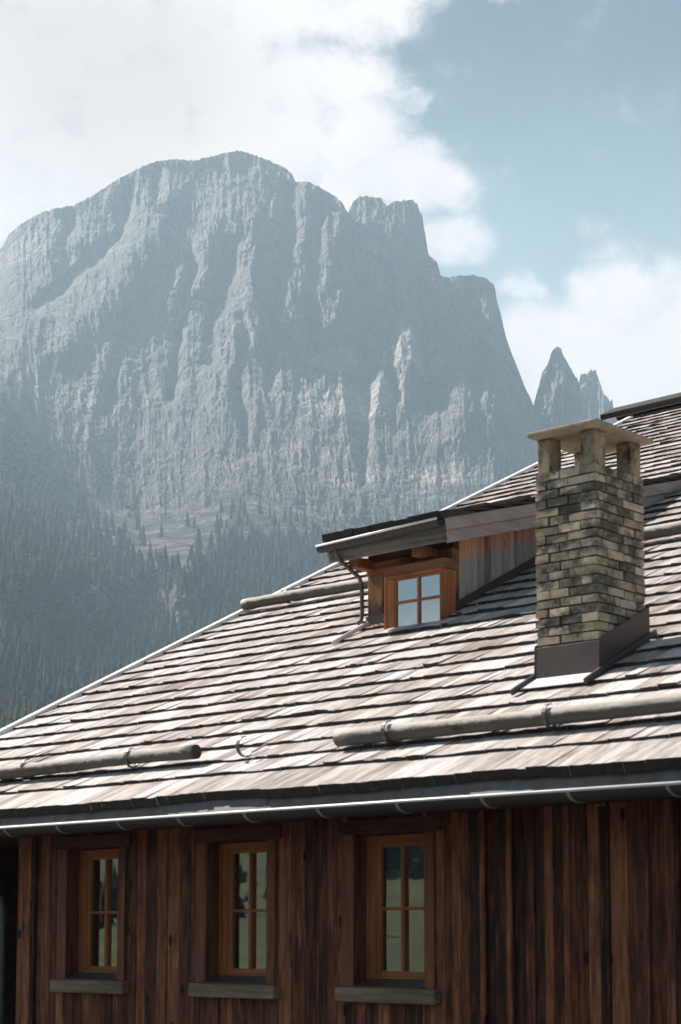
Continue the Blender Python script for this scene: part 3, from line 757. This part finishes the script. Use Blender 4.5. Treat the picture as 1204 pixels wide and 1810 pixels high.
def rock_mat(name, scree=False):
    m, t, p = material(name, 0.92, 0, 0.15)
    tc = t.new('ShaderNodeTexCoord'); oc = tc.outputs['Object']
    geo = t.new('ShaderNodeNewGeometry'); sepn = t.new('ShaderNodeSeparateXYZ'); t.l.new(geo.outputs['True Normal'], sepn.inputs[0])
    sepp = t.new('ShaderNodeSeparateXYZ'); t.l.new(oc, sepp.inputs[0])
    st = t.noise(t.vmath('MULTIPLY', oc, (1, 1, .13)), .035, 8, .64, .12)       # water streaks
    bl = t.noise(t.vmath('MULTIPLY', oc, (1, 1, .45)), .0085, 7, .6, .15)
    fi = t.noise(t.vmath('MULTIPLY', oc, (1, 1, .5)), .12, 9, .72)
    v = t.math('ADD', t.math('MULTIPLY', st, .5), t.math('ADD', t.math('MULTIPLY', bl, .35), t.math('MULTIPLY', fi, .25)))
    c = t.ramp(v, [(0.34, (.12, .125, .125)), (0.50, (.26, .26, .255)), (0.62, (.37, .36, .345)), (0.78, (.55, .52, .49))])
    pale = t.math('MULTIPLY', t.smooth(bl, .56, .68), t.smooth(st, .42, .62))
    c = t.mix(t.math('MULTIPLY', pale, .75), c, (.58, .53, .48))
    sc = None
    for (P, rx, rz, amp) in SCARS:
        q = t.vmath('LENGTH', t.vmath('MULTIPLY', t.vmath('SUBTRACT', oc, tuple(P)), (1 / rx, 1 / (rx * 2.5), 1 / rz)))
        q = t.math('ADD', q, t.math('MULTIPLY_ADD', st, 1.8, -.9)); q = t.math('ADD', q, t.math('MULTIPLY_ADD', fi, .9, -.45))
        v_ = t.smooth(q, 1.05, .70, 0, amp); sc = v_ if sc is None else t.math('MAXIMUM', sc, v_)
    if sc is not None: c = t.mix(sc, c, t.ramp(fi, [(0.35, (.52, .48, .44)), (0.6, (.86, .81, .74))]))
    gr = t.math('MULTIPLY', t.smooth(sepn.outputs[2], .50, .72), t.smooth(t.noise(oc, .02, 7, .7), .36, .54))
    gr = t.math('MULTIPLY', gr, t.smooth(sepp.outputs[2], 760, 480))
    c = t.mix(t.math('MULTIPLY', gr, .85), c, (.045, .055, .040))
    t.l.new(c, p.inputs['Base Color'])
    cr = t.new('ShaderNodeTexVoronoi'); cr.feature = 'DISTANCE_TO_EDGE'; cr.inputs['Scale'].default_value = .03
    wv = t.vmath('ADD', t.vmath('MULTIPLY', oc, (1.5, 1.5, .5)), t.vmath('MULTIPLY', t.comb(fi, st, bl), (22, 22, 14))); t.l.new(wv, cr.inputs['Vector'])
    h = t.math('ADD', t.math('MULTIPLY', st, 9.0), t.math('ADD', t.math('MULTIPLY', fi, 6.0), t.math('MULTIPLY', t.smooth(cr.outputs['Distance'], 0, .10), 4.0)))
    b = t.new('ShaderNodeBump'); b.inputs['Strength'].default_value = 1.0; b.inputs['Distance'].default_value = 3.2; t.l.new(h, b.inputs['Height']); t.l.new(b.outputs[0], p.inputs['Normal'])
    return m


GULLIES = [[(305, 370), (330, 420), (345, 470), (325, 530), (315, 590), (305, 700)], [(510, 330), (512, 400), (505, 470), (485, 530), (478, 620), (475, 680)],
           [(410, 430), (395, 490), (375, 550), (370, 640)], [(230, 330), (215, 410), (150, 470), (60, 545)], [(690, 470), (700, 560), (690, 640), (700, 760)],
           [(560, 360), (555, 430), (545, 520), (560, 620)], [(740, 500), (745, 600), (760, 720)], [(275, 300), (280, 350), (300, 395)], [(640, 600), (650, 700), (640, 850)],
           [(130, 380), (115, 430), (120, 500)], [(830, 500), (835, 600), (845, 700)], [(430, 560), (420, 680), (440, 800)], [(225, 560), (200, 640), (190, 720)]]
SPURS = [[(395, 370), (360, 440), (345, 500)], [(440, 400), (450, 470), (440, 560)], [(300, 360), (260, 430), (190, 520), (120, 600)], [(540, 330), (530, 450), (520, 560)],
         [(612, 362), (650, 430), (700, 520), (720, 640)], [(590, 420), (600, 560)], [(780, 500), (800, 620), (810, 760)]]
SKY = [(-700, 980), (-500, 800), (-350, 690), (-200, 590), (-100, 520), (-40, 470), (0, 440), (18, 412), (40, 395), (72, 376), (100, 368), (130, 363), (152, 352), (180, 335), (225, 307), (262, 290), (300, 281), (345, 283),
       (380, 275), (408, 268), (425, 266), (450, 274), (480, 285), (500, 295), (515, 305), (523, 322), (545, 321), (565, 330), (590, 345), (605, 358), (615, 374), (628, 392), (640, 395), (660, 389), (690, 392), (715, 412), (735, 432), (755, 448),
       (772, 462), (777, 478), (779, 489), (800, 489), (835, 486), (858, 491), (872, 503), (876, 512), (878, 530), (885, 555), (893, 590), (903, 620), (915, 650), (926, 680), (937, 703), (943, 716), (960, 770), (985, 850), (1050, 960), (1150, 1050), (1400, 1150), (1900, 1300)]
FOOT = [(-700, 1050), (-300, 860), (0, 700), (50, 760), (100, 820), (150, 870), (250, 930), (300, 920), (400, 885), (450, 885), (550, 905), (650, 930), (760, 960), (1000, 1020), (1900, 1400)]


def mountain_depth(U, V):
    sky = np.interp(U, *zip(*SKY)); foot = np.interp(U, *zip(*FOOT)); foot = np.maximum(foot, sky + 60)
    # a band of low cliffs crosses the wooded slope at the left
    band = sstep(420, 320, U) * sstep(-260, -120, U); top = 1032 + 12 * np.sin(U / 55) + 26 * (fbm(U / 45, U * 0 + 2, 57, 3) - .5); bot = top + 78
    Vb = np.where(V > bot, V, np.where(V > top, bot - (bot - V) * .12, V + (bot - (bot - top) * .12 - top) * sstep(905, 1032, V) * 1.0))
    Vl = V + (Vb - V) * band
    low = 600 + (2000 - 600) * np.clip((1560 - Vl) / (1560 - foot), 0, 1) ** 1.4
    cliff = band * sstep(top - 6, top + 6, V) * sstep(bot + 10, bot - 10, V)
    low = low - cliff * (34 * (ridged(U / 26, V / 130, 58, 4, .55) - .5) + 8 * (fbm(U / 5, V / 12, 59, 4, .6) - .5))
    k = np.clip((foot - V) / (foot - sky), 0, 1)
    d = np.where(V > foot, low, 2000 + 760 * (.7 * k + .3 * (1 - (1 - k) ** 2.2)))
    rock = sstep(foot + 60, foot - 40, V)
    wx = U + 16 * (fbm(U / 60, V / 60, 13, 4) - .5); wy = V + 30 * (fbm(U / 70, V / 70, 14, 4) - .5)
    relief = 42 * (ridged(wx / 230 + .25 * V / 230, V / 900 + 3, 5, 4, .42) - .5) + 20 * (ridged((wx + .22 * V) / 75, wy / 300, 21, 5, .55) - .5)
    relief = relief + 15 * (ridged((wx - .12 * V) / 27, wy / 95, 26, 4, .55) - .5) + 9 * (ridged(U / 10 + .6 * fbm(U / 20, V / 40, 31, 3), V / 75, 29, 4, .6) - .5) + 13 * (fbm(U / 11, V / 16, 35, 5, .62) - .5) + 5 * (fbm(U / 3.2, V / 6, 33, 3, .6) - .5)
    st = wy / 19 + 5 * fbm(U / 110, V / 70, 44, 5); ledge = 3.2 * np.abs(2 * (st - np.floor(st)) - 1) * sstep(.42, .7, fbm(U / 55, V / 40, 46, 4))
    d = d - rock * (relief + ledge) - rock * .26 * np.clip(U - 400, 0, 620)
    for g in GULLIES: d = d + rock * 30 * np.exp(-(seg_dist(U + 7 * (fbm(U / 25, V / 25, 3, 3) - .5) * 2, V, g) / 11) ** 2)
    for g in SPURS: d = d - rock * 42 * np.exp(-(seg_dist(U, V, g) / 38) ** 2)
    # the summit block steps forward of the dome behind its right shoulder
    crest = np.interp(V, [340, 395, 440, 480, 560, 700], [602, 640, 672, 700, 725, 735])
    d = d + rock * 75 * sstep(-4, 30, U - crest) * sstep(760, 520, V)
    d = d + rock * 70 * sstep(-3, 14, U - 778) * sstep(720, 500, V)
    d = d + (1 - rock) * (60 * (fbm(U / 120, V / 70, 61, 4) - .5) + 16 * (fbm(U / 12, V / 8, 63, 4, .6) - .5))
    return d


SCARS = []
for (u_, v_, rx_, rz_, a_) in ((632, 715, 40, 100, 1.0), (650, 850, 28, 52, .9), (722, 612, 32, 50, .9), (770, 840, 32, 72, 1.0), (610, 640, 28, 42, .7), (505, 800, 14, 30, .5), (80, 690, 60, 40, .45), (60, 430, 50, 55, .35)):
    SCARS.append((world_of(np.array([float(u_)]), np.array([float(v_)]), mountain_depth(np.array([float(u_)]), np.array([float(v_)])))[0], rx_, rz_, a_))
M_ROCK = rock_mat('limestone_cliff')


def build_mountain():
    nu, nv = 1030, 620
    u = np.concatenate([np.linspace(-700, -60, 70, endpoint=False), np.linspace(-60, 1000, 900, endpoint=False), np.linspace(1000, 1900, 60)])
    t = np.linspace(0, 1, nv)
    U = np.repeat(u[None, :], nv, 0); sky = np.interp(u, *zip(*SKY))
    sky = sky + 5 * (fbm(u / 9, u * 0 + .5, 71, 4, .6) - .5) + 3 * (fbm(u / 3, u * 0 + 1.5, 72, 2, .6) - .5)
    V = sky[None, :] + (1560 - sky[None, :]) * t[:, None]
    D = mountain_depth(U, V)
    # round the top over and drop the far side behind it
    P = world_of(U.ravel(), V.ravel(), D.ravel())
    back = []
    top = P.reshape(nv, nu, 3)[0]
    for j, (fwd, dz) in enumerate(((900, -900), (500, -420), (220, -120), (60, -14))):
        q = top + FWH[None, :] * fwd + UPV[None, :] * dz + RT[None, :] * 0
        q[:, 2] = np.maximum(q[:, 2], -20); back.append(q)
    P = np.concatenate(back + [P.reshape(-1, 3)], 0)
    o = grid_object('mountain', P, nu, nv + 4, M_ROCK); tag(o, kind='structure', label='large grey limestone massif with a domed summit above the forest')
    return o


build_mountain()


def build_peak(name, sky, d0, seed, base, rough=1.0, nu=150, nv=170):
    """a separate summit behind the massif: a closed rock tower"""
    x0, x1 = sky[0][0], sky[-1][0]; u = np.linspace(x0, x1, nu); s = np.interp(u, *zip(*sky)) + rough * 5 * (fbm(u / 6, u * 0 + .3, seed, 4, .65) - .5) * 2 * sstep(0, 8, np.minimum(u - x0, x1 - u))
    t = np.linspace(0, 1, nv) ** 1.1; U = np.repeat(u[None, :], nv, 0); V = s[None, :] + (base - s[None, :]) * t[:, None]
    c = (x0 + x1) / 2; half = (x1 - x0) / 2; w = (V - s.min()) / (base - s.min())
    bulge = 1 - ((U - c) / half) ** 2
    D = d0 - 110 * bulge - 150 * w - rough * 70 * (ridged(U / 30, V / 120, seed, 5, .55) - .5) - rough * 20 * (fbm(U / 7, V / 14, seed + 5, 4, .6) - .5) * 2
    P = world_of(U.ravel(), V.ravel(), D.ravel())
    top = P.reshape(nv, nu, 3)[0]; back = []
    for fwd, dz in ((420, -600), (260, -300), (90, -70), (20, -6)): back.append(top + FWH[None, :] * fwd + UPV[None, :] * dz)
    P = np.concatenate(back + [P], 0)
    return tag(grid_object(name, P, nu, nv + 4, M_ROCK), kind='structure')


build_peak('mountain_peak', [(600, 470), (612, 400), (617, 372), (624, 356), (636, 348), (650, 346), (664, 349), (676, 353), (683, 364), (690, 360), (702, 356), (716, 355), (730, 354), (738, 362), (742, 377), (746, 378), (749, 398), (753, 420), (757, 446), (790, 520)], 3000, 81, 620, 1.0)
build_peak('mountain_peak', [(905, 860), (930, 745), (942, 718), (950, 692), (958, 662), (968, 643), (974, 624), (977, 615), (984, 614), (991, 616), (998, 630), (1008, 650), (1017, 664), (1024, 676), (1030, 720), (1060, 840)], 3050, 91, 900, 1.1)
build_peak('mountain_peak', [(980, 860), (1005, 770), (1014, 722), (1022, 690), (1027, 664), (1034, 660), (1040, 658), (1047, 654), (1053, 655), (1058, 672), (1066, 690), (1074, 704), (1078, 712), (1082, 706), (1085, 722), (1100, 770), (1160, 900)], 3350, 101, 900, 1.4)


# --- forest on the slopes
def conifer_arrays(rr, tiers=6, sides=7):
    vs = []; fs = []
    for k in range(tiers):
        z0 = .10 + .82 * k / tiers; z1 = min(1.0, z0 + .30); r = .17 * (1 - k / tiers) ** .8 + .015
        o = len(vs); a0 = rr.random() * 6
        for i in range(sides * 2):
            a = a0 + i * math.pi / sides; q = r * (1.0 if i % 2 else .62) * rr.uniform(.8, 1.2)
            vs.append((q * math.cos(a), q * math.sin(a), z0 - (.03 if i % 2 else -.01) + rr.uniform(-.02, .02)))
        vs.append((0, 0, z1))
        for i in range(sides * 2): fs.append((o + i, o + (i + 1) % (sides * 2), o + sides * 2))
    return np.array(vs), np.array(fs)


def foliage_mat(name, a, b):
    m, t, p = material(name, 0.9, 0, 0.1)
    tc = t.new('ShaderNodeTexCoord'); geo = t.new('ShaderNodeNewGeometry')
    v = t.math('ADD', t.math('MULTIPLY', geo.outputs['Random Per Island'], .5), t.math('MULTIPLY', t.noise(tc.outputs['Object'], .35, 5, .7), .5))
    t.l.new(t.ramp(v, [(0.25, a), (0.75, b)]), p.inputs['Base Color'])
    return m


M_FOREST = foliage_mat('forest_foliage', (.006, .011, .011), (.024, .036, .028))
M_PINE = foliage_mat('pine_foliage', (.28, .31, .16), (.50, .51, .30))
M_BARK = plain('bark', (.06, .045, .035), 0.9)


def in_poly(px, py, poly):
    ins = np.zeros(px.shape, bool); n = len(poly)
    for i in range(n):
        (ax, ay), (bx, by) = poly[i], poly[(i + 1) % n]
        c = ((ay > py) != (by > py)) & (px < (bx - ax) * (py - ay) / (by - ay + 1e-9) + ax); ins ^= c
    return ins


def build_forest():
    n = 19000; U = rng.uniform(-150, 800, n); V = rng.uniform(720, 1420, n)
    edge = np.interp(U, [-150, 0, 60, 120, 200, 260, 300, 330, 380, 420, 470, 540, 600, 700, 800], [815, 845, 872, 900, 930, 965, 1000, 965, 925, 905, 900, 908, 932, 955, 965])
    pr = sstep(-10, 110, V - edge) * .93 + .07 * sstep(-70, 0, V - edge)
    scree = in_poly(U, V, [(286, 1000), (292, 960), (330, 920), (400, 885), (425, 890), (385, 925), (355, 960), (330, 1000), (300, 1010)])
    pr = np.where(scree, .03, pr)
    cl = in_poly(U, V, [(115, 1050), (200, 1035), (290, 1045), (335, 1065), (330, 1105), (240, 1112), (180, 1115), (125, 1095)]) | in_poly(U, V, [(-40, 1035), (45, 1035), (38, 1075), (15, 1105), (-40, 1105)])
    pr = np.where(cl, pr * .10, pr)
    pr = pr * (.45 + .55 * sstep(.3, .6, fbm(U / 60, V / 40, 77, 4)))
    D0 = mountain_depth(U, V)
    keep = rng.random(n) < pr * np.clip(D0 / 2050, .3, 1) ** 1.0
    U, V, D0 = U[keep], V[keep], D0[keep]
    base = world_of(U, V, D0)
    protos = [conifer_arrays(random.Random(k)) for k in range(5)]
    allv = []; allf = []; o = 0
    for k, (pv, pf) in enumerate(protos):
        idx = np.where(np.arange(len(U)) % 5 == k)[0]; m = len(idx)
        h = rng.uniform(11, 27, m) * np.where(V[idx] - np.interp(U[idx], [0, 800], [800, 930]) < 70, .75, 1.0); a = rng.uniform(0, 6.28, m); wd = rng.uniform(.85, 1.25, m)
        ca, sa = np.cos(a), np.sin(a)
        x = (pv[None, :, 0] * ca[:, None] - pv[None, :, 1] * sa[:, None]) * (h * wd)[:, None]; y = (pv[None, :, 0] * sa[:, None] + pv[None, :, 1] * ca[:, None]) * (h * wd)[:, None]
        z = pv[None, :, 2] * h[:, None] - 1.5
        W = np.stack([x, y, z], -1) + base[idx][:, None, :]
        F = pf[None, :, :] + (np.arange(m) * len(pv))[:, None, None] + o
        allv.append(W.reshape(-1, 3)); allf.append(F.reshape(-1, 3)); o += m * len(pv)
    return np.concatenate(allv), np.concatenate(allf)


def tri_object(name, vs, fs, mat):
    me = bpy.data.meshes.new(name); me.vertices.add(len(vs)); me.vertices.foreach_set('co', vs.astype(np.float32).ravel())
    me.loops.add(len(fs) * 3); me.loops.foreach_set('vertex_index', fs.ravel().astype(np.int32)); me.polygons.add(len(fs))
    me.polygons.foreach_set('loop_start', np.arange(0, len(fs) * 3, 3, dtype=np.int32)); me.polygons.foreach_set('loop_total', np.full(len(fs), 3, dtype=np.int32))
    me.update(); me.materials.append(mat); o = bpy.data.objects.new(name, me); COL.objects.link(o); return o


fv, ff = build_forest()
tag(tri_object('forest', fv, ff, M_FOREST), 'dark conifer forest covering the lower slopes of the mountain', 'forest', kind='stuff')


# --- the few sunlit trees that stand out at the roof's lower left edge
def build_pine(loc, h, label, seed):
    rr = random.Random(seed); root = empty('pine_tree', loc)
    tag(root, label, 'tree', 'sunlit young conifers beside the roof edge')
    t = MB(); t.tube([(loc[0], loc[1], loc[2] - .5), (loc[0], loc[1], loc[2] + h * .9)], [h * .018, h * .004], 7); t.build('trunk', M_BARK, root)
    b = MB(); n = 260
    for i in range(n):                                          # sprays of needles hung on whorls
        k = (i + rr.random()) / n; z = h * (.12 + .86 * k); L = h * (.29 * (1 - k) ** .85 + .015) * rr.uniform(.7, 1.15); a = rr.uniform(0, 6.28)
        c, s = math.cos(a), math.sin(a); w = L * .32; dz = -L * rr.uniform(.1, .45)
        p = [(loc[0], loc[1], loc[2] + z), (loc[0] + c * L * .6 - s * w, loc[1] + s * L * .6 + c * w, loc[2] + z + dz * .7), (loc[0] + c * L, loc[1] + s * L, loc[2] + z + dz), (loc[0] + c * L * .6 + s * w, loc[1] + s * L * .6 - c * w, loc[2] + z + dz * .7)]
        b.add(p, [(0, 1, 2, 3)])
    b.build('crown', M_PINE, root)


PINES = [(8, 1258, 'pale green young conifer at the photo\'s left border beside the roof edge'), (18, 1268, 'sunlit conifer second from the left border, above the roof edge'), (30, 1262, 'slim bright conifer in the middle of the sunlit clump by the roof'),
         (42, 1266, 'sunlit conifer standing closest to the rising roof edge'), (3, 1284, 'low shaded young conifer in the bottom corner just above the roof edge'), (45, 1254, 'tallest yellowish conifer of the sunlit clump beside the roof')]
for i, (px, py, lab) in enumerate(PINES):
    P = world_of(np.array([float(px)]), np.array([py + 16.0]), np.array([620.0]))[0]
    build_pine(tuple(P), 4.6 + .6 * ((i * 7) % 3), lab, 40 + i)


# ------------------------------------------------------------------ ground, and the valley side behind the viewer (seen in the panes)
def meadow_mat(name):
    m, t, p = material(name, 0.95, 0, 0.1)
    tc = t.new('ShaderNodeTexCoord'); oc = tc.outputs['Object']
    v = t.math('ADD', t.math('MULTIPLY', t.noise(oc, .06, 6, .6), .6), t.math('MULTIPLY', t.noise(oc, 1.5, 5, .7), .4))
    c = t.ramp(v, [(0.3, (.035, .045, .024)), (0.5, (.07, .082, .04)), (0.7, (.13, .135, .065))])
    t.l.new(c, p.inputs['Base Color']); return m


M_MEADOW = meadow_mat('alpine_meadow')


def build_ground():
    n = 161; g = np.sign(np.linspace(-1, 1, n)) * np.abs(np.linspace(-1, 1, n)) ** 2.6 * 3600
    X, Y = np.meshgrid(g - 5, g + 5); r = np.hypot(X, Y)
    ang = np.degrees(np.arctan2(-Y, -X))                        # 0 = west, + = towards south
    Z = -1.7 + (fbm(X / 60 + 50, Y / 60 + 50, 7, 4) - .5) * 2.5 * sstep(60, 140, r)
    side = sstep(12, 30, ang) * sstep(120, 90, ang)
    Z = Z + side * (26 * sstep(70, 420, r) + 120 * sstep(420, 1500, r))
    P = np.stack([X, Y, Z], -1).reshape(-1, 3)
    o = grid_object('ground', P[:, :], n, n, M_MEADOW); tag(o, kind='structure')
    o.data.flip_normals()
    # woods on that valley side
    m = 900; a = np.radians(rng.uniform(14, 110, m)); rr_ = rng.uniform(430, 1300, m) ** 1.0
    near = rng.random(m) < .16; a = np.where(near, np.radians(rng.uniform(44.5, 56, m)), a); rr_ = np.where(near, rng.uniform(210, 330, m), rr_)
    mid = (~near) & (rng.random(m) < .16); a = np.where(mid, np.radians(rng.uniform(20, 44, m)), a); rr_ = np.where(mid, rng.uniform(120, 215, m), rr_)
    x, y = -np.cos(a) * rr_, -np.sin(a) * rr_; deg = np.degrees(a)
    z = -1.7 + sstep(12, 30, deg) * sstep(120, 90, deg) * (26 * sstep(70, 420, rr_) + 120 * sstep(420, 1500, rr_)) - 1.5
    pv, pf = conifer_arrays(random.Random(99)); h = rng.uniform(14, 24, m); h = np.where(near, rng.uniform(13, 24, m), h); h = np.where(mid, rng.uniform(3, 6.5, m), h)
    W = pv[None] * h[:, None, None] + np.stack([x, y, z], -1)[:, None, :]
    F = pf[None] + (np.arange(m) * len(pv))[:, None, None]
    tag(tri_object('forest', W.reshape(-1, 3), F.reshape(-1, 3), M_FOREST), 'conifer wood on the opposite valley side, mirrored in the window panes', 'forest', kind='stuff')


build_ground()


def build_bounce_damper():  # unseen dark ground, added to cut green bounce onto the wall
    m, t, p = material('bounce_damper_gravel', 0.95, 0, 0.2); tc = t.new('ShaderNodeTexCoord')
    t.l.new(t.ramp(t.noise(tc.outputs['Object'], 14, 8, .7), [(0.3, (.035, .033, .032)), (0.7, (.095, .088, .082))]), p.inputs['Base Color'])
    bump(t, p, t.noise(tc.outputs['Object'], 40, 5, .7), .8, .02)
    b = MB(); n = 72
    b.add([(-8 + 32 * math.cos(k * 2 * math.pi / n) * (1 + .06 * math.sin(k * .9)), 2 + 30 * math.sin(k * 2 * math.pi / n) * (1 + .07 * math.cos(k * .7)), -1.694) for k in range(n)], [tuple(range(n))])
    tag(b.build('bounce_damper', m), kind='structure')


build_bounce_damper()


# ------------------------------------------------------------------ mountain air
def build_haze():
    b = MB(); c = FWH * 1500
    M = Matrix(((RT[0], FWH[0], 0, 0), (RT[1], FWH[1], 0, 0), (0, 0, 1, 0), (0, 0, 0, 1)))
    b.box(-5300, 5300, -5300, 5300, -80, 1400, m=M)
    m = bpy.data.materials.new('mountain_air'); m.use_nodes = True; t = NT(m.node_tree); t.n.clear()
    out = t.new('ShaderNodeOutputMaterial'); v = t.new('ShaderNodeVolumePrincipled')
    v.inputs['Color'].default_value = (.64, .83, .99, 1); v.inputs['Density'].default_value = 0.000155; v.inputs['Anisotropy'].default_value = 0.25
    t.l.new(v.outputs[0], out.inputs['Volume'])
    o = b.build('haze', m); tag(o, kind='stuff', label='thin blue mountain air between the house and the peaks')


build_haze()
